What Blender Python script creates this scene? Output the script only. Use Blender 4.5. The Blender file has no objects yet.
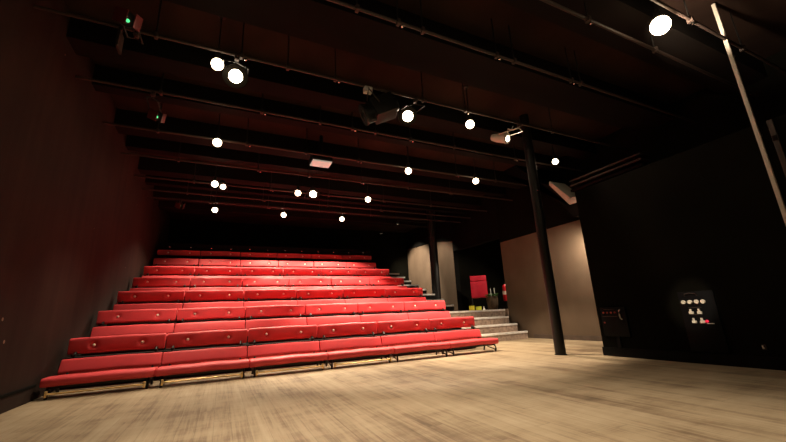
import bpy, math, random
from mathutils import Vector, Matrix
random.seed(7)
scene = bpy.context.scene
col = scene.collection
PI = math.pi

# ------------------------------------------------------------------ materials
def mat(name, base, rough=0.6, metal=0.0, spec=0.4, noise=None, bump=None, emit=None, estr=0.0):
    """noise = (scale, amount, stretch xyz); bump = (scale, strength)"""
    m = bpy.data.materials.new(name); m.use_nodes = True
    nt = m.node_tree; b = nt.nodes['Principled BSDF']
    b.inputs['Base Color'].default_value = (*base, 1)
    b.inputs['Roughness'].default_value = rough
    b.inputs['Metallic'].default_value = metal
    b.inputs['Specular IOR Level'].default_value = spec
    tc = nt.nodes.new('ShaderNodeTexCoord')
    if noise:
        mp = nt.nodes.new('ShaderNodeMapping'); mp.inputs['Scale'].default_value = noise[2]
        nt.links.new(tc.outputs['Object'], mp.inputs['Vector'])
        n = nt.nodes.new('ShaderNodeTexNoise'); n.inputs['Scale'].default_value = noise[0]; n.inputs['Detail'].default_value = 6
        nt.links.new(mp.outputs[0], n.inputs['Vector'])
        r = nt.nodes.new('ShaderNodeValToRGB')
        a = noise[1]
        r.color_ramp.elements[0].position = .3; r.color_ramp.elements[1].position = .7
        r.color_ramp.elements[0].color = (*[c * (1 - a) for c in base], 1)
        r.color_ramp.elements[1].color = (*[min(1, c * (1 + a)) for c in base], 1)
        nt.links.new(n.outputs['Fac'], r.inputs['Fac'])
        nt.links.new(r.outputs['Color'], b.inputs['Base Color'])
    if bump:
        n2 = nt.nodes.new('ShaderNodeTexNoise'); n2.inputs['Scale'].default_value = bump[0]; n2.inputs['Detail'].default_value = 4
        nt.links.new(tc.outputs['Object'], n2.inputs['Vector'])
        bp = nt.nodes.new('ShaderNodeBump'); bp.inputs['Strength'].default_value = bump[1]; bp.inputs['Distance'].default_value = .01
        nt.links.new(n2.outputs['Fac'], bp.inputs['Height']); nt.links.new(bp.outputs[0], b.inputs['Normal'])
    if emit:
        b.inputs['Emission Color'].default_value = (*emit, 1); b.inputs['Emission Strength'].default_value = estr
    return m

RED = mat('red_vinyl', (.66, .060, .070), .50, 0, .35, noise=(3, .12, (1, 1, 1)), bump=(14, .12))
REDB = mat('red_cloth', (.50, .010, .030), .6, 0, .3, noise=(5, .12, (1, 1, 1)))
BLACK = mat('black_paint', (.0045, .0042, .0035), .8, 0, .1, noise=(2, .4, (1, 1, 1)))
BLACKWALL = mat('black_wall_paint', (.0048, .0045, .0029), .9, 0, .04, noise=(1.2, .35, (1, 1, 1)), bump=(40, .15))
STEEL = mat('black_steel', (.012, .011, .010), .42, .2, .4)
CHROME = mat('chrome', (.75, .73, .70), .22, 1)
STUD = mat('pale_stud', (.86, .80, .70), .28, .1, .6)
BRASS = mat('brass_bar', (.80, .56, .24), .38, .55)
ALU = mat('aluminium_edge', (.82, .79, .75), .45, .2, .4, noise=(9, .15, (1, 1, 1)))
CARPET = mat('step_carpet', (.33, .245, .19), .95, 0, .1, noise=(16, .3, (1, 1, 1)), bump=(120, .3))
DECK = mat('deck_black', (.010, .009, .008), .8, 0, .2, noise=(6, .4, (1, 1, 1)))
CEIL = mat('ceiling_brown', (.026, .014, .010), .9, 0, .1, noise=(1.5, .35, (1, .4, 1)))
JOIST = mat('joist_dark', (.007, .005, .004), .85, 0, .1, noise=(3, .3, (.3, 1, 1)))
BARM = mat('bar_grey_brown', (.050, .034, .028), .5, .2)
PALE = mat('pale_paint', (.62, .57, .49), .55, 0, .3, noise=(4, .1, (1, 1, 1)))
GLOWPATCH = mat('reflection_glow', (.55, .50, .44), .5, 0, .4, emit=(1, .86, .70), estr=.30)  # faint emission stands in for a lamp reflection on the ceiling
WHITE = mat('white_plastic', (.80, .76, .68), .4)
SOCKET = mat('socket_cream', (.85, .78, .66), .35, emit=(1, .86, .66), estr=.0)
SKIRT = mat('skirting_brown', (.085, .060, .045), .6, 0, .3, noise=(6, .2, (1, 1, 1)))
YELLOW = mat('yellow_tape', (.75, .66, .04), .5)
LIME = mat('lime_tape', (.62, .70, .06), .5)
LEAF = mat('leaf_green', (.06, .16, .035), .6)
WICKER = mat('wicker_brown', (.085, .055, .03), .7, noise=(30, .5, (1, 1, 3)))
CANDLE = mat('candle_white', (.55, .55, .48), .6)
FIRE = mat('extinguisher_red', (.55, .012, .02), .3, 0, .5)
BULB = mat('bulb_glow', (1, .9, .75), .4, emit=(1, .80, .52), estr=14)
LENSG = mat('lens_glow', (1, .92, .8), .4, emit=(1, .84, .6), estr=22)
GREENLED = mat('green_led', (.1, .8, .4), .4, emit=(.12, 1, .35), estr=.9)
REDLED = mat('red_led', (.8, .02, .05), .4, emit=(1, .03, .08), estr=.55)
DIMRED = mat('red_indicator', (.30, .05, .04), .4)
FLAP = mat('flap_red_reflection', (.16, .030, .030), .45, .2)  # red light caught on the flaps is put into their colour
BLUEBLACK = mat('blue_black_panel', (.0016, .002, .0026), .6, 0, .12)

def floor_mat():
    m = bpy.data.materials.new('stage_boards'); m.use_nodes = True
    nt = m.node_tree; N = nt.nodes; Lk = nt.links; b = N['Principled BSDF']
    tc = N.new('ShaderNodeTexCoord'); sx = N.new('ShaderNodeSeparateXYZ'); Lk.new(tc.outputs['Object'], sx.inputs[0])
    def math_(op, a, bb=None, c=None):
        n = N.new('ShaderNodeMath'); n.operation = op
        for i, v in enumerate((a, bb, c)):
            if v is None: continue
            if isinstance(v, (int, float)): n.inputs[i].default_value = v
            else: Lk.new(v, n.inputs[i])
        return n.outputs[0]
    def noise(vec, scale, detail=5, rough=.55):
        n = N.new('ShaderNodeTexNoise'); n.inputs['Scale'].default_value = scale; n.inputs['Detail'].default_value = detail
        n.inputs['Roughness'].default_value = rough
        Lk.new(vec, n.inputs['Vector']); return n.outputs['Fac']
    def mapping(vec, sc):
        n = N.new('ShaderNodeMapping'); n.inputs['Scale'].default_value = sc; Lk.new(vec, n.inputs['Vector']); return n.outputs[0]
    W = .125
    px = math_('DIVIDE', sx.outputs['X'], W)
    pid = math_('FLOOR', px)
    wn = N.new('ShaderNodeTexWhiteNoise'); wn.noise_dimensions = '1D'; Lk.new(pid, wn.inputs['W'])
    yo = math_('ADD', sx.outputs['Y'], math_('MULTIPLY', wn.outputs['Value'], 7.3))
    seg = math_('FLOOR', math_('DIVIDE', yo, 2.6))
    wn2 = N.new('ShaderNodeTexWhiteNoise'); wn2.noise_dimensions = '2D'
    cb = N.new('ShaderNodeCombineXYZ'); Lk.new(pid, cb.inputs['X']); Lk.new(seg, cb.inputs['Y']); Lk.new(cb.outputs[0], wn2.inputs['Vector'])
    off = N.new('ShaderNodeCombineXYZ'); Lk.new(sx.outputs['X'], off.inputs['X']); Lk.new(yo, off.inputs['Y']); Lk.new(math_('MULTIPLY', wn2.outputs['Value'], 9), off.inputs['Z'])
    grain = noise(mapping(off.outputs[0], (22, .7, 1)), 1.8, 9, .68)
    streak = noise(mapping(tc.outputs['Object'], (3.6, .36, 1)), 1.5, 8, .62)
    cloud = noise(mapping(tc.outputs['Object'], (1, .8, 1)), .9, 6, .6)
    scuff = noise(mapping(tc.outputs['Object'], (.8, 2.2, 1)), 2.2, 7, .7)
    t = math_('ADD', math_('MULTIPLY', grain, .36), math_('MULTIPLY', wn2.outputs['Value'], .07))
    t = math_('ADD', t, math_('MULTIPLY', streak, .36))
    t = math_('ADD', t, math_('MULTIPLY', cloud, .44))
    t = math_('ADD', t, math_('MULTIPLY', scuff, .26))
    r = N.new('ShaderNodeValToRGB'); Lk.new(t, r.inputs['Fac'])
    el = r.color_ramp.elements
    el[0].position = .52; el[0].color = (.065, .040, .024, 1)
    el[1].position = .92; el[1].color = (.42, .335, .225, 1)
    e = el.new(.655); e.color = (.195, .137, .083, 1)
    e = el.new(.75); e.color = (.315, .24, .15, 1)
    # dark gap lines between boards
    fr = math_('FRACT', px)
    d = math_('ABSOLUTE', math_('SUBTRACT', fr, .5))
    gap = math_('GREATER_THAN', d, .485)
    fy = math_('FRACT', math_('DIVIDE', yo, 2.6))
    gap2 = math_('LESS_THAN', fy, .0025)
    g = math_('MAXIMUM', gap, gap2)
    mx = N.new('ShaderNodeMix'); mx.data_type = 'RGBA'
    Lk.new(math_('MULTIPLY', g, .28), mx.inputs['Factor']); Lk.new(r.outputs['Color'], mx.inputs['A']); mx.inputs['B'].default_value = (.05, .035, .025, 1)
    Lk.new(mx.outputs['Result'], b.inputs['Base Color'])
    b.inputs['Roughness'].default_value = .62
    b.inputs['Specular IOR Level'].default_value = .28
    bp = N.new('ShaderNodeBump'); bp.inputs['Strength'].default_value = .25; bp.inputs['Distance'].default_value = .004
    Lk.new(math_('SUBTRACT', grain, g), bp.inputs['Height']); Lk.new(bp.outputs[0], b.inputs['Normal'])
    return m

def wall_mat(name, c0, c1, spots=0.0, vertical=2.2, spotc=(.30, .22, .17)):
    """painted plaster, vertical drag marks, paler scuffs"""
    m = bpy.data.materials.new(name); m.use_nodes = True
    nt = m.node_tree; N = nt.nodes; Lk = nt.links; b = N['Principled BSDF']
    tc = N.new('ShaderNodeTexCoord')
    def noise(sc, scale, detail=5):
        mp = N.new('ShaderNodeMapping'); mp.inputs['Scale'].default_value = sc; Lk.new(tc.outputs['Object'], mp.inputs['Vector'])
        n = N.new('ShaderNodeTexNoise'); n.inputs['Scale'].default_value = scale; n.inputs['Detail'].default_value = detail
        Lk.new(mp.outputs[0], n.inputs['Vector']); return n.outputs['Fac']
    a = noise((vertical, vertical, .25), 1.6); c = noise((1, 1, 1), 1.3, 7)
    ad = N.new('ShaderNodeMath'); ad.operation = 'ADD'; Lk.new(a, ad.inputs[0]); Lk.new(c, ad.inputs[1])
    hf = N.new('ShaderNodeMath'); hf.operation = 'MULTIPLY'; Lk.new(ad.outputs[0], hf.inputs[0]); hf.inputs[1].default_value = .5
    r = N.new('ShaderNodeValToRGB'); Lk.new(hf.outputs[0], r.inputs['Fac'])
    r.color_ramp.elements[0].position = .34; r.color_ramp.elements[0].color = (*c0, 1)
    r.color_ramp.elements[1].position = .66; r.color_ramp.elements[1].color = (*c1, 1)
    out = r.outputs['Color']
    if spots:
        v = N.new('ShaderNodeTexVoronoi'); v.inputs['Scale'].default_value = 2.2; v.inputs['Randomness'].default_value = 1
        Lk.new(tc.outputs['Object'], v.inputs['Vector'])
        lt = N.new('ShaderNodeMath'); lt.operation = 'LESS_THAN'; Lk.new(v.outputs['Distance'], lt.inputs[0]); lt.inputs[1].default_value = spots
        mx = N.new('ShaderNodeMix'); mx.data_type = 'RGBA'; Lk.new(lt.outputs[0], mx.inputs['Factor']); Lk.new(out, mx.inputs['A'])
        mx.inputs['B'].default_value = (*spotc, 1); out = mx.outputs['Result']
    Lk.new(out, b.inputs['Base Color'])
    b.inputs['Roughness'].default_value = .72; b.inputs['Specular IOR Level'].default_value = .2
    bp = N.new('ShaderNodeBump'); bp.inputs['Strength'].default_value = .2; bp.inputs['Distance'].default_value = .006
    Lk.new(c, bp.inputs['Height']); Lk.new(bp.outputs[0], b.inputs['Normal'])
    return m

FLOOR = floor_mat()
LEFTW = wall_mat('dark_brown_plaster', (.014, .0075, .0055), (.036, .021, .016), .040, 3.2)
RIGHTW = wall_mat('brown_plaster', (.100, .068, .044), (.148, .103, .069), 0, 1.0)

# ------------------------------------------------------------------ mesh builder
class MB:
    def __init__(s): s.v = []; s.f = []
    def add(s, vs, fs, M=None):
        o = len(s.v)
        for p in vs:
            p = Vector(p)
            s.v.append(tuple(M @ p if M else p))
        s.f += [tuple(i + o for i in f) for f in fs]
        return s
    def box(s, x0, x1, y0, y1, z0, z1, M=None):
        vs = [(x, y, z) for z in (z0, z1) for y in (y0, y1) for x in (x0, x1)]
        fs = [(0, 2, 3, 1), (4, 5, 7, 6), (0, 1, 5, 4), (2, 6, 7, 3), (0, 4, 6, 2), (1, 3, 7, 5)]
        return s.add(vs, fs, M)
    def cbox(s, x0, x1, y0, y1, z0, z1, c=.006, M=None):
        """box with chamfered edges: hull of shrunken faces"""
        import bmesh
        bm = bmesh.new()
        bmesh.ops.create_cube(bm, size=1)
        for v in bm.verts:
            v.co = Vector(((x0 + x1) / 2 + v.co.x * (x1 - x0), (y0 + y1) / 2 + v.co.y * (y1 - y0), (z0 + z1) / 2 + v.co.z * (z1 - z0)))
        bmesh.ops.bevel(bm, geom=bm.edges[:], offset=c, segments=2, affect='EDGES', profile=.6)
        bm.verts.index_update()
        s.add([v.co.copy() for v in bm.verts], [[v.index for v in f.verts] for f in bm.faces], M); bm.free()
        return s
    def prism(s, pts, axis, a, b, M=None):
        """pts 2D polygon (the two other axes in order) extruded along axis from a to b"""
        n = len(pts); vs = []
        for w in (a, b):
            for p in pts:
                q = list(p); q.insert('xyz'.index(axis), w); vs.append(tuple(q))
        fs = [tuple(range(n))[::-1], tuple(range(n, 2 * n))] + [(i, (i + 1) % n, n + (i + 1) % n, n + i) for i in range(n)]
        return s.add(vs, fs, M)
    def tube(s, pts, r, n=12, M=None):
        pts = [Vector(p) for p in pts]; rings = []
        rs = r if isinstance(r, (list, tuple)) else [r] * len(pts)
        vs = []
        for i, p in enumerate(pts):
            d = (pts[min(i + 1, len(pts) - 1)] - pts[max(i - 1, 0)]).normalized()
            up = Vector((0, 0, 1)) if abs(d.z) < .95 else Vector((1, 0, 0))
            u = d.cross(up).normalized(); w = d.cross(u)
            for k in range(n):
                a = 2 * PI * k / n
                vs.append(p + (u * math.cos(a) + w * math.sin(a)) * rs[i])
        fs = []
        for i in range(len(pts) - 1):
            for k in range(n):
                fs.append((i * n + k, i * n + (k + 1) % n, (i + 1) * n + (k + 1) % n, (i + 1) * n + k))
        fs.append(tuple(range(n))); fs.append(tuple(range((len(pts) - 1) * n, len(pts) * n))[::-1])
        return s.add(vs, fs, M)
    def lathe(s, prof, n=20, M=None):
        """prof: (r, z) pairs"""
        vs = []
        for r, z in prof:
            for k in range(n):
                a = 2 * PI * k / n; vs.append((r * math.cos(a), r * math.sin(a), z))
        fs = []
        for i in range(len(prof) - 1):
            for k in range(n):
                fs.append((i * n + k, i * n + (k + 1) % n, (i + 1) * n + (k + 1) % n, (i + 1) * n + k))
        if prof[0][0] > 1e-5: fs.append(tuple(range(n))[::-1])
        if prof[-1][0] > 1e-5: fs.append(tuple(range((len(prof) - 1) * n, len(prof) * n)))
        return s.add(vs, fs, M)
    def build(s, name, m, parent=None, smooth=True, loc=(0, 0, 0)):
        import bmesh
        me = bpy.data.meshes.new(name)
        me.from_pydata(s.v, [], s.f); me.validate()
        bm = bmesh.new(); bm.from_mesh(me)
        bmesh.ops.remove_doubles(bm, verts=bm.verts[:], dist=1e-5)
        bmesh.ops.recalc_face_normals(bm, faces=bm.faces[:])
        bm.to_mesh(me); bm.free()
        if smooth:
            for p in me.polygons: p.use_smooth = True
            me.set_sharp_from_angle(angle=.7)
        me.materials.append(m)
        o = bpy.data.objects.new(name, me); col.objects.link(o)
        o.location = loc
        if parent: o.parent = parent
        return o

def aim(p, d):
    """matrix placing local -Z along d at p"""
    d = Vector(d).normalized()
    return Matrix.Translation(Vector(p)) @ d.to_track_quat('-Z', 'Y').to_matrix().to_4x4()

def tag(o, label=None, cat=None, group=None, kind=None):
    if label: o['label'] = label
    if cat: o['category'] = cat
    if group: o['group'] = group
    if kind: o['kind'] = kind
    return o
def thing(name, label, cat, loc=(0, 0, 0), group=None):
    o = bpy.data.objects.new(name, None); col.objects.link(o); o.location = loc
    o.empty_display_size = .1
    return tag(o, label, cat, group)
def struct(mb, name, m, smooth=False):
    return tag(mb.build(name, m, None, smooth), kind='structure')
def copy_tree(o, parent=None):
    c = o.copy(); col.objects.link(c)
    if parent is not None: c.parent = parent
    for ch in list(o.children): copy_tree(ch, c)
    return c

# ------------------------------------------------------------------ camera (eye 0.775 m up, at the origin)
CAMZ = .775
f, pitch, yaw, roll = 355.4, math.radians(14.83), math.radians(25.61), math.radians(-2.67)
cp, sp, cy, sy = math.cos(pitch), math.sin(pitch), math.cos(yaw), math.sin(yaw)
fw = Vector((sy * cp, cy * cp, sp)); r0 = Vector((cy, -sy, 0)); u0 = r0.cross(fw)
ri = r0 * math.cos(roll) + u0 * math.sin(roll); up = -r0 * math.sin(roll) + u0 * math.cos(roll)
cam = bpy.data.cameras.new('camera'); co = bpy.data.objects.new('camera', cam); col.objects.link(co)
cam.sensor_width = 36; cam.lens = 36 * f / 786; cam.clip_end = 100; cam.clip_start = .05
M = Matrix.Identity(4)
for i in range(3):
    M[i][0] = ri[i]; M[i][1] = up[i]; M[i][2] = -fw[i]
M[2][3] = CAMZ
co.matrix_world = M
scene.camera = co

# ------------------------------------------------------------------ setting
XW, XR, YB, YF, ZC = -1.95, 7.75, 14.75, -3.5, 4.55     # dark wall, brown wall, back, behind the camera, ceiling
XP, YP, ZP = 5.6, 4.07, 2.77                            # black partition face, its end, its top
struct(MB().box(XW - .2, 11.2, YF - .2, YB + .2, -.15, 0), 'floor', FLOOR)
struct(MB().box(XW - .2, 11.2, YF - .2, YB + .2, ZC, ZC + .15), 'ceiling', CEIL)
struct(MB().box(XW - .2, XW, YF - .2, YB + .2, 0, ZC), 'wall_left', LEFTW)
struct(MB().box(XW, 11.2, YB, YB + .2, 0, ZC), 'wall_back', BLACKWALL)
struct(MB().box(XW, 11.2, YF - .2, YF, 0, ZC), 'wall_front', BLACKWALL)
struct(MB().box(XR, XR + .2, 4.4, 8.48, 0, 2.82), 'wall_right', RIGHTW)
struct(MB().box(XR, XR + .2, YF, 4.4, 0, ZC).box(XR, XR + .2, 4.4, 8.48, 2.82, ZC), 'wall_right.002', BLACKWALL)  # shade put into colour: black band where the brown wall fades from lamp light
struct(MB().box(XR, XR + .2, 11.05, YB, 0, ZC), 'wall_right.001', RIGHTW)
# black header over the opening and added black board shaped as the top edge of the light on the wall
struct(MB().prism([(8.48, 3.0), (11.05, 3.0), (11.05, ZC), (8.48, ZC)], 'x', XR, XR + .2), 'trim_1', BLACK)
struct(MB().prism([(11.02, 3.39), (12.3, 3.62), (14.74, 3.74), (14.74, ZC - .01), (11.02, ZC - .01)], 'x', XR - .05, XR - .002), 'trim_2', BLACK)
struct(MB().box(XR - .001, XR + .2, 11.044, 11.0495, 0, ZC), 'trim_13', BLACK)
# lobby behind the opening
struct(MB().box(11.0, 11.2, YF, YB, 0, ZC), 'wall_lobby', BLACKWALL)
struct(MB().box(XR + .2, 11.0, 11.12, 11.25, 0, ZC), 'wall_lobby_end', BLACKWALL)
# black partition (a solid block on the right with a free upper edge)
struct(MB().box(XP, 7.0, YF, YP, 0, ZP), 'wall_stage', BLACKWALL)
struct(MB().box(XP - .02, XP - .0005, YF, YP + .012, 0, .13), 'baseboard_stage', BLACK)
struct(MB().box(XR - .022, XR - .0005, YP + .5, 7.6, 0, .105), 'baseboard_right', SKIRT)
struct(MB().box(XW + .0005, XW + .022, YF, 5.9, 0, .15), 'baseboard_left', LEFTW)
struct(MB().box(XW + .0005, XW + .028, YF, 5.9, .1505, .178), 'baseboard_left.001', BLACK)
# ceiling joists running across the room
for i, y in enumerate((2.15, 3.55, 5.05, 5.95, 7.25, 8.05, 9.3, 10.1, 11.3, 12.3)):
    w = (.55, .62, .34, .2, .34, .2, .34, .2, .34, .34)[i]
    struct(MB().box(XW, XR, y - w / 2, y + w / 2, ZC - .32, ZC), 'trim_%d' % (i + 3), JOIST)

# raked boxed soffit on the brown wall, with a pale rail on top and dark battens
st = thing('stair_soffit', 'dark boxed soffit sloping down the brown wall above the slim post', 'soffit', (6.9, 5.2, 2.9))
def yz(pts): return [(y - 5.2, z - 2.9) for y, z in pts]
MB().prism(yz([(5.70, 3.516), (5.155, 2.695), (4.2, 2.64), (4.2, 2.97), (5.185, 2.985), (5.62, 3.60), (7.2, 5.0 - .46), (6.6, 4.54)]), 'x', 0, .845).build('casing', BLACK, st, False)
MB().prism(yz([(5.625, 3.615), (5.185, 2.99), (4.2, 2.975), (4.2, 3.09), (5.13, 3.125), (5.60, 3.70)]), 'x', -.02, .5).build('edge_board', PALE, st, False)['label'] = 'pale painted edge board'
for k, (z, t) in enumerate(((3.30, .05), (3.42, .035), (3.53, .03))):
    MB().box(.1, .45, -1.6, -.02, z - 2.9, z + t - 2.9).build('batten', JOIST if k == 0 else BARM, st, False)

# ------------------------------------------------------------------ steel posts
for (x, y, r, zc, lab) in ((5.26, 4.63, .088, ZC, 'slim black round steel post standing on the open stage floor'),
                           (6.72, 10.78, .15, ZC, 'dark post rising beside the steps before the pale wall')):
    zb = 0 if y < 8 else .806
    t = thing('steel_post', lab, 'post', (x, y, zb))
    MB().tube([(0, 0, 0), (0, 0, zc - zb)], r, 24).build('shaft', STEEL, t)
    MB().tube([(0, 0, 0), (0, 0, .012)], r + .012, 24).build('foot_plate', STEEL, t)
    if y < 8:
        MB().tube([(-.03, -.11, 2.93), (-.03, -.085, 2.93)], .022, 12).build('bolt', CHROME, t)

# ------------------------------------------------------------------ seating tiers
RISE, PITCH, L, XL = .403, 1.09, 1.15, -1.89
XEND = XL + 6 * L
pl = thing('seating_platform', 'black stepped platform carrying the rows of red benches', 'seating platform', (0, 6.68, 0))
for r in range(1, 7):
    y0 = PITCH * (r - 1); y1 = y0 + PITCH if r < 5 else (y0 + 1.05 if r == 5 else y0 + 2.0)
    if r == 6: y0 = 12.12 - 6.68
    if r == 5: y1 = 12.12 - 6.68
    MB().box(XW + .02, XEND + .05, y0, y1, 0, RISE * r).build('deck', DECK, pl, False)

def pad(length, h, th, dimples=(), bulge=.010, rad=.028, nx=56):
    """upholstered pad: front at y=0 facing -Y, z from 0 to h, centred on x"""
    prof = []; nf = 10
    def arc(cy_, cz_, a0, a1, n=4):
        for k in range(n + 1):
            a = a0 + (a1 - a0) * k / n; prof.append((cy_ + rad * math.cos(a), cz_ + rad * math.sin(a)))
    arc(rad, rad, 1.5 * PI, PI)                      # front bottom
    for k in range(1, nf): prof.append((0, rad + (h - 2 * rad) * k / nf))
    arc(rad, h - rad, PI, PI / 2)                    # front top
    arc(th - rad, h - rad, PI / 2, 0)
    arc(th - rad, rad, 0, -PI / 2)
    xs = []
    e = .012
    for k in range(4): xs.append((-length / 2 + e * (1 - math.cos(k / 4 * PI / 2)), 1 - .012 / (h / 2) * (1 - math.sin(k / 4 * PI / 2))))
    for k in range(nx + 1): xs.append((-length / 2 + e + (length - 2 * e) * k / nx, 1))
    for k in range(3, -1, -1): xs.append((length / 2 - e * (1 - math.cos(k / 4 * PI / 2)), 1 - .012 / (h / 2) * (1 - math.sin(k / 4 * PI / 2))))
    vs = []; n = len(prof)
    for x, s in xs:
        for (y, z) in prof:
            yy = th / 2 + (y - th / 2) * (s if s < 1 else 1); zz = h / 2 + (z - h / 2) * s
            if y < th * .5:
                u = (zz / h - .5) * 2
                yy -= bulge * (1 - u * u) * (1 - (2 * x / length) ** 8)
                for dx in dimples:
                    q = ((x - dx) ** 2 + (zz - h * .5) ** 2) / (2 * .026 ** 2)
                    yy += .026 * math.exp(-q)
            zz += .0035 * math.sin(5.1 * x + 1.3) + .002 * math.sin(13 * x)
            vs.append((x, yy, zz))
    fs = []
    for i in range(len(xs) - 1):
        for k in range(n):
            fs.append((i * n + k, i * n + (k + 1) % n, (i + 1) * n + (k + 1) % n, (i + 1) * n + k))
    fs.append(tuple(range(n))[::-1]); fs.append(tuple(range((len(xs) - 1) * n, len(xs) * n)))
    mb = MB(); mb.add(vs, fs); return mb

BTN = (-.285, .285)
def seat_pad(depth, z0, z1):
    mb = pad(L - .008, z1 - z0, depth, (), .006, .035, 40)
    mb.v = [(x, y, z + z0) for x, y, z in mb.v]
    return mb
def button_mb(): return MB().lathe([(.021, 0), (.021, .004), (.017, .010), (.010, .014), (0, .0155)], 14, Matrix.Rotation(PI / 2, 4, 'X'))

def make_bench(front, short=False):
    root = thing('red_bench', 'red', 'bench', (0, 0, 0), 'red padded benches in tiers')
    sd = .27 if short else .305
    seat_pad(sd, .138, .240).build('seat', RED, root)
    if not short:
        lp = pad(L - .012, .195, .075, (), .006, .03, 40).build('lower_back_pad', RED, root)
        lp.location = (0, .50, .235); lp.rotation_euler = (-math.radians(21), 0, 0)
    up_ = pad(L - .020, .16 if short else .218, .085, BTN, .006, .028).build('upper_back_pad', RED, root)
    yb, zb = (.305, .415) if short else (.705, .455)
    up_.location = (0, yb, zb)
    for bx in BTN:
        b = button_mb().build('button', STUD, up_); b.location = (bx, .009, .08 if short else .109)
    if not short:
        for sx in (-1, 1):
            x = sx * .47
            MB().tube([(x, .50, .20), (x, .575, .33), (x, .66, .46), (x, .80, .50), (x, .80, .64)], .016, 8) \
                .cbox(x - .022, x + .022, .60, .70, .425, .452, .005).build('back_bracket', STEEL, root)
    if front:
        MB().box(-L / 2 + .06, L / 2 - .06, .07, .11, .108, .139).box(-L / 2 + .06, L / 2 - .06, .24, .28, .108, .139).build('seat_frame', STEEL, root, False)
        for sx in (-1, 1):
            x = sx * (L / 2 - .075)
            MB().tube([(x, .13, .135), (x, .075, .125), (x, .035, .095), (x, .03, .05), (x, .045, 0)], .016, 10).build('leg', STEEL, root)
            MB().tube([(x, .32, .135), (x, .38, .06), (x, .40, 0)], .016, 10).build('leg', STEEL, root)
            MB().tube([(x, .36, .10), (x, .05, .035)], .011, 8).build('brace', STEEL, root)
        if front == 2: return root
        fb = MB().tube([(-L / 2 + .10, -.05, .066), (L / 2 - .10, -.05, .066)], .0095, 10).build('foot_bar', BRASS, root); fb['label'] = 'brass foot bar'
        for sx in (-1, 1):
            x = sx * (L / 2 - .098)
            MB().cbox(x - .012, x + .012, -.066, -.036, .030, .102, .005).build('bar_end', BRASS, fb)
    else:
        MB().box(-L / 2 + .05, L / 2 - .05, .06, sd - .03, .001, .136).build('seat_box', STEEL, root, False)
    return root

PLACE = ['against the dark side wall', 'second from the dark side wall', 'third from the dark side wall',
         'third from the step end', 'second from the step end', 'at the step end']
ROWN = ['front row', 'second row up', 'third row up', 'fourth row up', 'fifth row up', 'sixth row up', 'short top row']
protoF, protoG, protoM, protoS = make_bench(1), make_bench(2), make_bench(0), make_bench(0, True)
first = {0: protoF, 1: protoM, 6: protoS}
for r in range(7):
    for c in range(6):
        if c == 0 and r in first: o = first[r]
        elif r == 0 and c == 4: o = protoG
        else: o = copy_tree((protoF if c < 4 else protoG) if r == 0 else (protoS if r == 6 else protoM))
        y = 12.165 if r == 6 else 5.85 + PITCH * r
        o.location = (XL + L * (c + .5), y, RISE * r + .0005)
        lab = (('red padded bench with brass foot bar, %s, %s' if c < 4 else 'red padded bench with black legs showing, %s, %s') if r == 0 else 'red padded bench in the %s, %s')
        o['label'] = lab % (ROWN[r], PLACE[c])
        for ch in o.children:
            if ch.name.startswith('upper_back_pad'):
                tilt = (-1, 3, -5, 10, -7, 13, -5)[r]
                ch.rotation_euler = (-math.radians(tilt + random.uniform(-1.6, 1.6)), 0, 0)
                ch.location.z += random.uniform(-.004, .004); ch.location.x += random.uniform(-.003, .003)
            if ch.name.startswith('lower_back_pad'):
                ch.rotation_euler.x += math.radians(random.uniform(-1.5, 1.5)); ch.location.x += random.uniform(-.004, .004)

# rear rail behind the top row
rr = thing('rear_rail', 'black back rail with small pale bolts behind the top bench row', 'rail', (XL, 12.62, RISE * 6))
MB().cbox(0, 6 * L, 0, .05, .44, .82, .008).build('rail_board', BLACK, rr)
for c in range(7):
    x = min(max(c * L, .04), 6 * L - .04)
    MB().box(x - .03, x + .03, .05, .09, .0005, .80).build('rail_post', STEEL, rr, False)
for c in range(6):
    for bx in BTN:
        b = MB().lathe([(.022, 0), (.022, .006), (.012, .014), (0, .016)], 12, Matrix.Rotation(PI / 2, 4, 'X')).build('bolt', CHROME, rr)
        b.location = (L * (c + .5) + bx, 0, .70)

# ------------------------------------------------------------------ steps beside the seating
sp_ = thing('aisle_steps', 'brown steps with pale metal nosings climbing beside the red benches', 'steps', (5.09, 7.65, 0))
TR = [(7.65, 7.56), (8.0, 7.56), (8.3, 7.56), (8.6, XR - .03), (9.4, 6.45), (9.93, 6.45), (10.47, 6.45), (11.0, 6.45), (11.55, 6.45), (12.1, 6.45), (12.6, 6.45), (13.1, 6.45)]
for i, (y, x1) in enumerate(TR):
    z1 = RISE / 2 * (i + 1)
    ye = TR[i + 1][0] if i < 11 else 13.9
    if i == 3: ye = 11.04
    if i > 3: y_b = y
    X1 = x1 - 5.09
    z0 = 0 if i < 4 else (.805 if y < 11.0 else 0)
    MB().box(0, X1, y - 7.65, ye - 7.65 - .0005, z0, z1 - .012).build('tread', CARPET if i < 4 else DECK, sp_, False)
    MB().cbox(0, X1, y - 7.65 - .018, y - 7.65 + .055, z1 - .052, z1, .004).build('nosing', ALU, sp_)
# landing running through the opening
struct(MB().box(XR + .2, 11.0, 7.4, 11.1, .62, .805).box(XR - .03, XR + .2, 8.485, 11.045, .62, .805), 'floor_landing', CARPET)
lb = struct(MB().box(XR + .2, 11.0, 7.3, 7.4, 0, ZC), 'wall_lobby_side', BLACKWALL)

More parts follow.
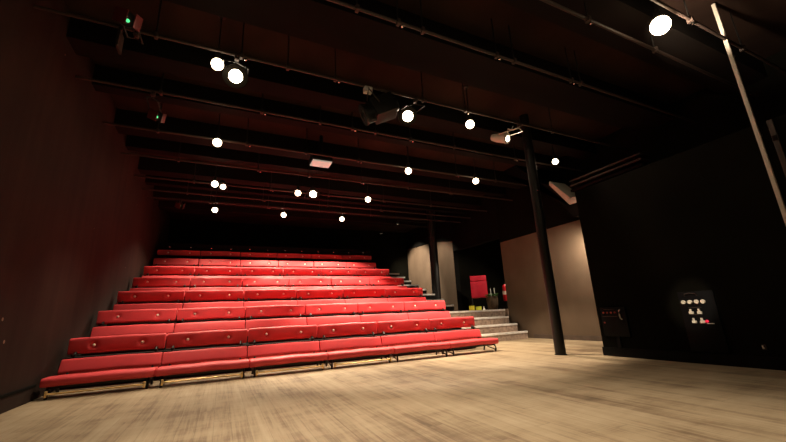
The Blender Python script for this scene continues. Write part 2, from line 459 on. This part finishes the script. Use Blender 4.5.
# ------------------------------------------------------------------ things on the landing
ZL = .806
ch = thing('folding_chair', 'red upholstered chair with tall back and black legs on the landing', 'chair', (8.05, 10.12, ZL))
Rz = Matrix.Rotation(math.radians(-36), 4, 'Z')
def P(mb):
    mb.v = [tuple(Rz @ Vector(v)) for v in mb.v]; return mb
w = .275
m1 = pad(2 * w, .56, .07, (), .008, .02, 12); m1.v = [(x, y, z + .42) for x, y, z in m1.v]
P(m1).build('backrest', REDB, ch)
m2 = pad(2 * w, .19, .075, (), .006, .02, 12); m2.v = [(x, y - .008, z + .985) for x, y, z in m2.v]
P(m2).build('headrest', REDB, ch)
m3 = pad(2 * w - .06, .07, .36, (), .0, .02, 12); m3.v = [(x, y + .09, z + .42) for x, y, z in m3.v]
P(m3).build('seat', REDB, ch)
for x in (-.26, .26):
    for y in (.04, .42):
        P(MB().tube([(x, y, 0), (x, y, .43)], .014, 8)).build('leg', STEEL, ch)
def tape(x, y, m, lab, R_=.085, W_=.075):
    t = thing('tape_roll', lab, 'tape roll', (x, y, ZL))
    MB().lathe([(.045, 0), (R_, 0), (R_, W_), (.045, W_), (.045, 0)], 24).build('tape', m, t)
    MB().lathe([(.041, 0), (.0448, 0), (.0448, W_ + .002), (.041, W_ + .002), (.041, 0)], 24).build('core', WICKER, t)
tape(7.42, 9.80, YELLOW, 'yellow tape roll lying on the landing under the red chair', .085, .15)
tape(7.42, 9.45, LIME, 'lime tape roll lying on the landing edge beside the yellow one', .09, .115)
cone = thing('small_funnel', 'small pale funnel standing on the landing beside the lime tape', 'funnel', (7.42, 9.19, ZL))
MB().lathe([(.045, 0), (.04, .01), (.014, .07), (.010, .11), (0, .11)], 16).build('cone', WHITE, cone)
MB().lathe([(.05, 0), (.05, .006), (.044, .008)], 16).build('rim', WHITE, cone)
pot = thing('potted_plant', 'wicker pot of low green leaves standing on the landing', 'plant', (8.02, 9.47, ZL))
MB().lathe([(.13, 0), (.16, .05), (.185, .3), (.18, .42), (.165, .42), (.16, .36), (0, .36)], 24).build('pot', WICKER, pot)
fol = MB()
for k in range(90):
    a = random.uniform(0, 2 * PI); rr_ = random.uniform(0, .17); ln = random.uniform(.08, .15); el = random.uniform(.1, .9)
    b0 = Vector((rr_ * math.cos(a), rr_ * math.sin(a), .40 + random.uniform(0, .06)))
    d = Vector((math.cos(a) * math.cos(el), math.sin(a) * math.cos(el), math.sin(el)))
    s_ = d.cross(Vector((0, 0, 1))).normalized() * .025; n_ = s_.cross(d).normalized() * .006
    mid = b0 + d * ln * .5
    fol.add([b0, mid + s_ + n_, b0 + d * ln, mid - s_ + n_, mid - n_ * .5], [(0, 1, 4), (1, 2, 4), (2, 3, 4), (3, 0, 4)])
fol.build('leaves', LEAF, pot, False)
for k, (dx, dy, hh) in enumerate(((.0, .03, .66), (.07, -.07, .68))):
    c_ = thing('plant_stake', ('pale thin stake standing in the wicker pot towards the red chair', 'taller pale thin stake standing in the wicker pot towards the brown wall')[k], 'stake', (8.02 + dx, 9.47 + dy, ZL + .362))
    MB().tube([(0, 0, 0), (0, 0, hh - .362)], .014, 10).build('shaft', CANDLE, c_)
    MB().lathe([(.014, 0), (.012, .012), (0, .016)], 10, Matrix.Translation((0, 0, hh - .363))).build('tip', CANDLE, c_)
ex = thing('fire_extinguisher', 'red fire extinguisher with white band peeping past the brown wall', 'fire extinguisher', (8.13, 8.93, ZL))
MB().cbox(-.12, .12, -.12, .12, -.24, 0, .01).build('stand', BLACK, ex)
ex.location.z += .241
MB().lathe([(.075, 0), (.085, .01), (.085, .42), (.07, .48), (.03, .52), (0, .52)], 24).build('cylinder', FIRE, ex)
MB().lathe([(.0855, .2), (.0865, .2), (.0865, .31), (.0855, .31)], 24).build('paper_band', WHITE, ex)
MB().lathe([(.022, .51), (.022, .56), (.0, .56)], 12).box(-.015, .09, -.012, .012, .56, .575).box(-.015, .08, -.012, .012, .59, .602).build('valve', STEEL, ex)
MB().tube([(.02, 0, .54), (.10, 0, .52), (.115, 0, .40), (.10, 0, .2)], .012, 8).build('hose', STEEL, ex)

# ------------------------------------------------------------------ electrical panels on the black partition (face X = XP)
Rp = Matrix.Rotation(-PI / 2, 4, 'Y')       # lathe axis (+Z) towards -X
def disc(r, d, y, z): return MB().lathe([(r, 0), (r, d * .7), (r * .85, d), (0, d)], 20, Matrix.Translation((0, y, z)) @ Rp)
pn = thing('stage_socket_panel', 'black wall panel with a row of four round pale sockets', 'socket panel', (XP, 2.62, .13))
pn.location.z = .135
def lz(z): return z - .135
MB().cbox(-.02, 0, -.19, .21, lz(.14), lz(.90), .004).build('back_plate', BLUEBLACK, pn)
for y in (2.778, 2.703, 2.630, 2.558):
    s_ = disc(.027, .018, y - 2.62, lz(.766)); s_.v = [(x - .0202, yy, z) for x, yy, z in s_.v]; s_.build('socket', SOCKET, pn)
MB().tube([(-.021, .13, lz(.845)), (-.04, .12, lz(.87)), (-.045, .06, lz(.88)), (-.04, .0, lz(.87)), (-.021, -.01, lz(.845))], .006, 8).build('pull_handle', BARM, pn)
MB().cbox(-.026, -.0202, -.03, .12, lz(.69), lz(.70), .002).build('marking_strip', BARM, pn)
MB().cbox(-.026, -.0202, -.02, .10, lz(.60), lz(.61), .002).build('marking_strip', BARM, pn)
for (y, z) in ((2.714, .634), (2.620, .634), (2.704, .520), (2.612, .520)):
    y -= 2.62
    MB().cbox(-.044, -.0202, y - .026, y + .026, lz(z - .022), lz(z + .012), .006).cbox(-.040, -.0202, y - .006, y + .016, lz(z + .010), lz(z + .045), .006).build('plug_socket', SOCKET, pn)
s_ = disc(.017, .016, 2.568 - 2.62, lz(.522)); s_.v = [(x - .0202, yy, z) for x, yy, z in s_.v]; s_.build('red_lamp', REDLED, pn)
MB().cbox(-.028, -.0202, 2.498 - 2.62, 2.580 - 2.62, lz(.489), lz(.498), .002).build('paper_label', WHITE, pn)

p2 = thing('dimmer_panel', 'black wall box with red indicators and upright pale handle near the partition end', 'control box', (XP, 3.78, .3))
MB().cbox(-.03, 0, -.20, .21, .0, .44, .004).build('box', BLUEBLACK, p2)
for k in range(4):
    y = 3.935 - 3.78 - k * .062
    s_ = disc(.014, .012, y, .36); s_.v = [(x - .0302, yy, z) for x, yy, z in s_.v]; s_.build('indicator', DIMRED, p2)
MB().cbox(-.036, -.0302, -.06, .18, .298, .306, .002).build('marking_strip', BARM, p2)
MB().cbox(-.036, -.0302, -.04, .15, .405, .411, .002).build('marking_strip', BARM, p2)
s_ = disc(.012, .012, 3.945 - 3.78, .208); s_.v = [(x - .0302, yy, z) for x, yy, z in s_.v]; s_.build('indicator', DIMRED, p2)
MB().tube([(-.031, -.125, .255), (-.06, -.123, .275), (-.065, -.12, .33), (-.06, -.118, .385), (-.031, -.118, .40)], .009, 8).build('handle', PALE, p2)

MB().cbox(-.025, 0, -.03, .03, -.169, -.0005, .004).build('cable_duct', BLUEBLACK, p2)
hk = thing('wall_hook', 'small pale cleat low on the black partition beside the socket panel', 'cleat', (XP, 2.10, .235))
MB().cbox(-.008, 0, -.018, .018, -.03, .03, .002).build('plate', BARM, hk)
MB().tube([(-.008, 0, -.01), (-.03, 0, -.012), (-.036, 0, .008), (-.034, 0, .022)], .007, 8).build('prong', WHITE, hk)

cd = thing('wall_conduit', 'pale slim conduit climbing the black partition towards the ceiling', 'conduit', (XP, 1.585, 1.4))
MB().cbox(-.045, -.012, -.020, .020, 0, 3.13, .004).build('channel', PALE, cd)
for z in (.2, 1.2, 2.3):
    MB().cbox(-.012, 0, -.03, .03, z, z + .03, .002).build('clip', STEEL, cd)
bt = thing('wall_batten', 'dull brown timber batten on the black partition beside the conduit', 'batten', (XP, 1.46, 1.9))
MB().cbox(-.03, 0, -.025, .025, 0, .86, .004).build('board', BARM, bt)
MB().cbox(-.04, -.0302, -.02, .02, .60, .66, .003).build('cleat', JOIST, bt)

# ------------------------------------------------------------------ lighting bars
ZBAR = 3.975
BARS = [(2.92, 'first'), (4.14, 'second'), (5.33, 'third'), (6.55, 'fourth'), (7.72, 'fifth'), (8.92, 'sixth'), (9.8, 'seventh'), (10.42, 'eighth'), (2.05, 'stage-side'), (1.58, 'frontmost')]
BN = ['first in sight beyond the stage', 'carrying the white spotlight', 'behind the big black lantern', 'over the second row of lamps', 'between second and third row of lamps', 'over the third row of lamps', 'behind the third row of lamps', 'deepest before the back wall', 'just beyond the stage-side lamp', 'just before the stage-side lamp']
HANG = {0: (1.09, 1.58, 1.9, 3.0, 3.3, 4.4, 4.6), 1: (-.9, .0, .56, 1.2, 2.6, 3.4, 5.4), 2: (-1, .35, 1.28, 1.85, 2.29, 3.0, 4.0, 5.6),
        3: (-1.2, .2, 1.3, 2.4, 3.6, 4.9, 6.1), 4: (-1, .5, 1.6, 2.9, 4.2, 5.5), 5: (-.8, .9, 2.4, 4.0, 5.6), 6: (-1, .8, 2.6, 4.3), 7: (-.5, 1.0, 2.5, 4.2), 8: (.5, 3.6, 4.9), 9: (.6, 4.75, 6)}
for i, (y, nm) in enumerate(BARS):
    t = thing('lighting_bar', 'thin horizontal lighting bar under the ceiling, ' + BN[i], 'lighting bar', (0, y, ZBAR), 'lighting bars across the room')
    MB().tube([(XW + .0005, 0, 0), (XR - .0005, 0, 0)], .019, 12).build('pipe', BARM, t)
    for x in HANG[i]:
        MB().tube([(x, 0, .02), (x, 0, (ZC - ZBAR) + .0005)], .008, 8).build('drop_rod', STEEL, t)
        MB().cbox(x - .02, x + .02, -.032, .032, -.034, .034, .008).build('clamp', BARM, t)
    for x in HANG[i][1::2]:
        MB().lathe([(.014, 0), (.016, -.02), (.0, -.034)], 10, Matrix.Translation((x + .05, 0, -.024))).build('bolt', CHROME, t)

def nearest_bar(y): return min(BARS, key=lambda b: abs(b[0] - y))[0]

# ------------------------------------------------------------------ lamps
def spot(name, loc, to, watts, size, blend, radius, colr, parent=None):
    l = bpy.data.lights.new(name, 'SPOT'); l.energy = watts; l.spot_size = math.radians(size); l.spot_blend = blend
    l.shadow_soft_size = radius; l.color = colr
    o = bpy.data.objects.new(name, l); col.objects.link(o)
    d = Vector(to) - Vector(loc)
    o.rotation_mode = 'QUATERNION'; o.rotation_quaternion = d.to_track_quat('-Z', 'Y')
    o.location = loc
    if parent is not None:
        o.parent = parent; o.location = Vector(loc) - Vector(parent.location)
    return o
WARM = (1, .80, .58); WARM2 = (1, .84, .64)

def house_light(x, y, z, label, watts, r=.07, tgt=None, size=125, blend=.45, top=ZC):
    t = thing('house_light', label, 'lamp', (x, y, top), 'round house lights under the ceiling')
    dz = z - top
    MB().lathe([(.05, 0), (.05, -.02), (.01, -.03)], 16).build('ceiling_rose', STEEL, t)
    MB().tube([(0, 0, -.02), (0, 0, dz + r + .09)], .007, 8).build('cord', STEEL, t)
    MB().lathe([(.012, dz + r + .12), (.034, dz + r + .10), (.040, dz + r * .80), (.0, dz + r * .80)], 16).build('holder', STEEL, t)
    prof = [(0, dz - r)] + [(r * math.sin(a), dz - r * math.cos(a)) for a in [PI * k / 12 for k in range(1, 11)]] + [(.03, dz + r * .93)]
    MB().lathe(prof, 20).build('bulb', BULB, t)
    spot('lamp_light', (x, y, z - r - .02), tgt or (x, y, 0), watts, size, blend, .06, WARM, t)
    return t
ZL_ = 3.825
HL = [(-.26, 4.2, 135, 80, 'first row of lamps, beside the dark side wall'), (3.57, 4.27, 105, 76, 'first row of lamps, beside the white spotlight'),
      (-.28, 6.36, 430, 88, 'second row of lamps, beside the dark side wall'), (3.5, 6.4, 950, 88, 'second row of lamps, over the middle of the benches'),
      (5.35, 6.42, 600, 82, 'second row of lamps, above the step end'),
      (-.35, 8.5, 270, 88, 'third row of lamps, beside the dark side wall'), (1.51, 8.55, 620, 84, 'third row of lamps, beside the glaring spotlight'),
      (3.36, 8.51, 620, 84, 'third row of lamps, towards the steps'),
      (-.38, 10.63, 330, 124, 'rearmost row of lamps, beside the dark side wall'), (1.47, 10.63, 540, 124, 'rearmost row of lamps, over the middle'),
      (3.27, 10.6, 540, 124, 'rearmost row of lamps, towards the steps')]
for x, y, wv, sz, lab in HL:
    house_light(x, y, ZL_, 'small round glowing lamp in the ' + lab, wv, .07, None, sz, .8 if x < 0 else .25 if y > 6 else .5)
house_light(4.3, 1.69, ZL_, 'single round glowing lamp high over the stage beside the black partition', 260, .10, (5.52, 1.56, 4.6), 70, .6)
house_light(6.3, 4.9, ZL_, 'small round glowing lamp above the slim black post and pale edge board', 14, .06, None, 90)

def lantern(name, x, y, z, d, label, m_body, lens, r=.095, ln=.30, cat='spotlight', group='stage spotlights on the bars', flaps=None, led=None):
    """theatre lantern hung from the nearest bar"""
    yb = nearest_bar(y)
    t = thing(name, label, cat, (x, yb, ZBAR), group)
    dv = Vector(d).normalized()
    p = Vector((0, y - yb, z - ZBAR))             # lens centre, local
    A = aim(p, dv)                                # local -Z is the beam, body behind at +Z
    MB().lathe([(r * 1.08, 0), (r * 1.10, .03), (r, .05), (r * .95, ln * .7), (r * .7, ln), (0, ln)], 20, A).lathe([(r * 1.08, 0), (r * .92, 0), (r * .9, .02)], 20, A).build('body', m_body, t)
    MB().lathe([(0, .012 - .02), (r * .5, .012 - .016), (r * .9, .012)], 20, A).build('lens', lens, t)
    c = A @ Vector((0, 0, ln * .45))
    side = dv.cross(Vector((0, 0, 1))).normalized() * (r * 1.12)
    topp = Vector((0, 0, -.03))
    MB().tube([c + side, c + side + Vector((0, 0, .04)) * 1, topp + side * .9 + Vector((0, 0, -.10)), topp + Vector((0, 0, -.07)), topp - side * .9 + Vector((0, 0, -.10)), c - side + Vector((0, 0, .04)), c - side], .010, 8).build('yoke', m_body, t)
    MB().cbox(-.025, .025, -.034, .034, -.075, -.0185, .008).build('hook_clamp', BARM, t)
    MB().tube([(0, -.05, -.05), (0, .05, -.05)], .009, 8).build('wing_bolt', CHROME, t)
    if flaps:
        for s_ in (-1, 1):
            a = A @ Matrix.Translation((s_ * r * 1.15, 0, -.06)) @ Matrix.Rotation(s_ * .5, 4, 'Y')
            MB().cbox(-.004, .004, -r, r, -.10, .07, .002, a).build('barn_door', flaps, t)
    if led:
        MB().lathe([(0, -.010), (.013, -.007), (.018, 0)], 12, A @ Matrix.Translation((0, -r * .2, -.012))).build('status_light', led, t)
    return t, p + Vector(t.location), dv
S = [(-.05, 4.35, 3.82, (.15, -.75, -.72), 'brightest glaring spotlight, hung beside the dark side wall lamp', 330, 90),
     (2.46, 4.41, 3.82, (-.25, -.75, -.72), 'glaring spotlight over the middle of the front rows, beside the big black lantern', 330, 84),
     (1.88, 8.51, 3.82, (-.2, -.8, -.55), 'glaring spotlight deep in the room over the upper red rows', 150, 60),
     (-.18, 8.62, 3.82, (.1, -.8, -.6), 'small glaring spotlight deep in the room beside the dark side wall', 90, 60)]
for x, y, z, d, lab, wv, sz in S:
    t, p, dv = lantern('stage_spotlight', x, y, z, d, lab, STEEL, LENSG, .095 if wv < 100 else .14)
    spot('lamp_light', p + dv * .03, p + dv * 5, wv, sz, .7, .07, WARM2, t)
t, p, dv = lantern('stage_spotlight', 4.56, 4.45, 3.83, (.25, -.85, -.45), 'small white spotlight with pale yoke and cable under the second bar', PALE, LENSG, .09, .34)
spot('lamp_light', p + dv * .03, p + dv * 5, 60, 80, .6, .06, WARM2, t)
MB().tube([(-.1, .05, -.05), (-.16, .04, -.14), (-.22, .06, -.12), (-.25, .05, -.2), (-.2, .05, -.26)], .008, 8).build('cable', WHITE, t)

t, p, dv = lantern('stage_spotlight', 1.0, 1.72, 3.80, (4.6, .93, -3.1), 'added unseen black spotlight over the stage front, put in to brighten the socket panel', STEEL, LENSG, .07)  # added out of view to brighten the pale sockets
spot('lamp_light', p + dv * .03, (5.6, 2.70, .74), 750, 6.5, .6, .05, WARM2, t)

# big black profile lantern on the second bar
dark_lens = mat('dark_lens', (.05, .045, .04), .15, 0, .6)
t, p, dv = lantern('profile_lantern', 1.68, 4.36, 3.64, (-.80, .25, -.35), 'big black square-bodied lantern with silvery clamp under the second bar', STEEL, dark_lens, .15, .55, 'stage lantern')
A = aim(p - Vector(t.location), dv)
MB().cbox(-.15, .15, -.15, .15, .16, .5, .02, A).build('lamp_house', STEEL, t)
MB().cbox(-.06, .06, -.045, .045, -.10, -.0185, .01).build('safety_clamp', ALU, t)
# LED lanterns along the dark wall side
for k, (x, y, lab) in enumerate(((-1.08, 3.80, 'dark lantern with a green status light and flaps coloured as if red-lit, by the front bar'),
                                 (-1.09, 5.75, 'dark lantern with a green status light halfway along the dark wall'),
                                 (-1.2, 10.4, 'dark lantern with a green status light far back by the dark wall'))):
    lantern('led_lantern', x, y, 3.825, (.35, -.75, -.5), lab, STEEL, dark_lens, .07, .22, 'stage lantern', None, FLAP, GREENLED)
g = thing('gel_frame', 'dull pale colour frame hanging edge-on under the bar by the dark wall', 'gel frame', (-1.22, 4.14, ZBAR))
MB().cbox(-.012, .012, -.06, .10, -.28, -.06, .004).build('frame_plate', BARM, g)
MB().tube([(0, 0, -.03), (0, 0, -.07)], .006, 8).cbox(-.015, .015, -.034, .034, -.05, -.0185, .005).build('hanger', STEEL, g)

# made-up glowing panel in place of a lamp reflection under the ceiling
fl = thing('glow_panel', 'made-up pale panel, faintly glowing in place of a lamp reflection, under the ceiling above the middle benches', 'glow_panel', (1.66, 6.82, 3.98))
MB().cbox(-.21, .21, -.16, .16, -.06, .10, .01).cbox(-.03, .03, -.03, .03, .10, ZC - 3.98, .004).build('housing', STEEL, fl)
MB().cbox(-.20, .20, -.15, .15, -.09, -.0602, .012).build('cover', GLOWPATCH, fl)

# lamps of the room that stay above the frame (over the stage front) or hidden behind the soffit, added black board and brown wall
for k, (x, y, wv) in enumerate(((-.3, 1.80, 150), (1.5, 1.80, 135), (2.95, 1.30, 25), (-.3, 0., 90), (1.5, 0., 120), (3.4, .1, 25))):
    house_light(x, y, ZL_, 'round glowing lamp over the stage front, ' + ('above the dark wall side', 'above the middle', 'above the partition side')[k % 3] + (' near the first bar', ' over the viewer')[k // 3], wv, .07, None, 80)
def wall_lamp(x, y, z, tgt, watts, size, blend, label, parent_z=None):
    t = thing('wall_washer', label, 'lamp', (x, y, z), 'wall washers on the brown wall')
    MB().lathe([(.03, .0), (.05, -.02), (.055, -.10), (.048, -.10), (.044, -.03), (0, -.03)], 18).build('shade', STEEL, t)
    MB().lathe([(0, -.075), (.03, -.07), (.04, -.045), (.035, -.035)], 14).build('bulb', BULB, t)
    MB().tube([(0, 0, -.005), (0, 0, .05), (XR - x - .002, 0, .05)], .008, 8).build('bracket', STEEL, t)
    spot('lamp_light', (x, y, z - .12), tgt, watts, size, blend, .05, WARM2, t)
wall_lamp(7.3, 5.17, 2.50, (7.75, 5.75, 1.75), 190, 150, 1.0, 'small black wall washer under the dark boxed soffit')
wall_lamp(5.9, 11.9, 4.25, (7.72, 11.9, 1.9), 340, 75, .6, 'small black wall washer below the added black board beside the dark post')
wall_lamp(5.9, 13.5, 4.25, (7.72, 13.7, 2.4), 700, 75, .6, 'small black wall washer at the far end of the pale wall')
wall_lamp(8.30, 8.15, 3.3, (7.95, 9.9, .9), 200, 100, .5, 'small black wall washer hidden round the brown wall corner')

# ------------------------------------------------------------------ world and view
w = bpy.data.worlds.new('world'); scene.world = w; w.use_nodes = True
w.node_tree.nodes['Background'].inputs[0].default_value = (.9, .85, .6, 1)
w.node_tree.nodes['Background'].inputs[1].default_value = .004
vs = scene.view_settings
vs.view_transform = 'Standard'; vs.look = 'None'; vs.gamma = 1; vs.use_curve_mapping = False; vs.exposure = 0.2
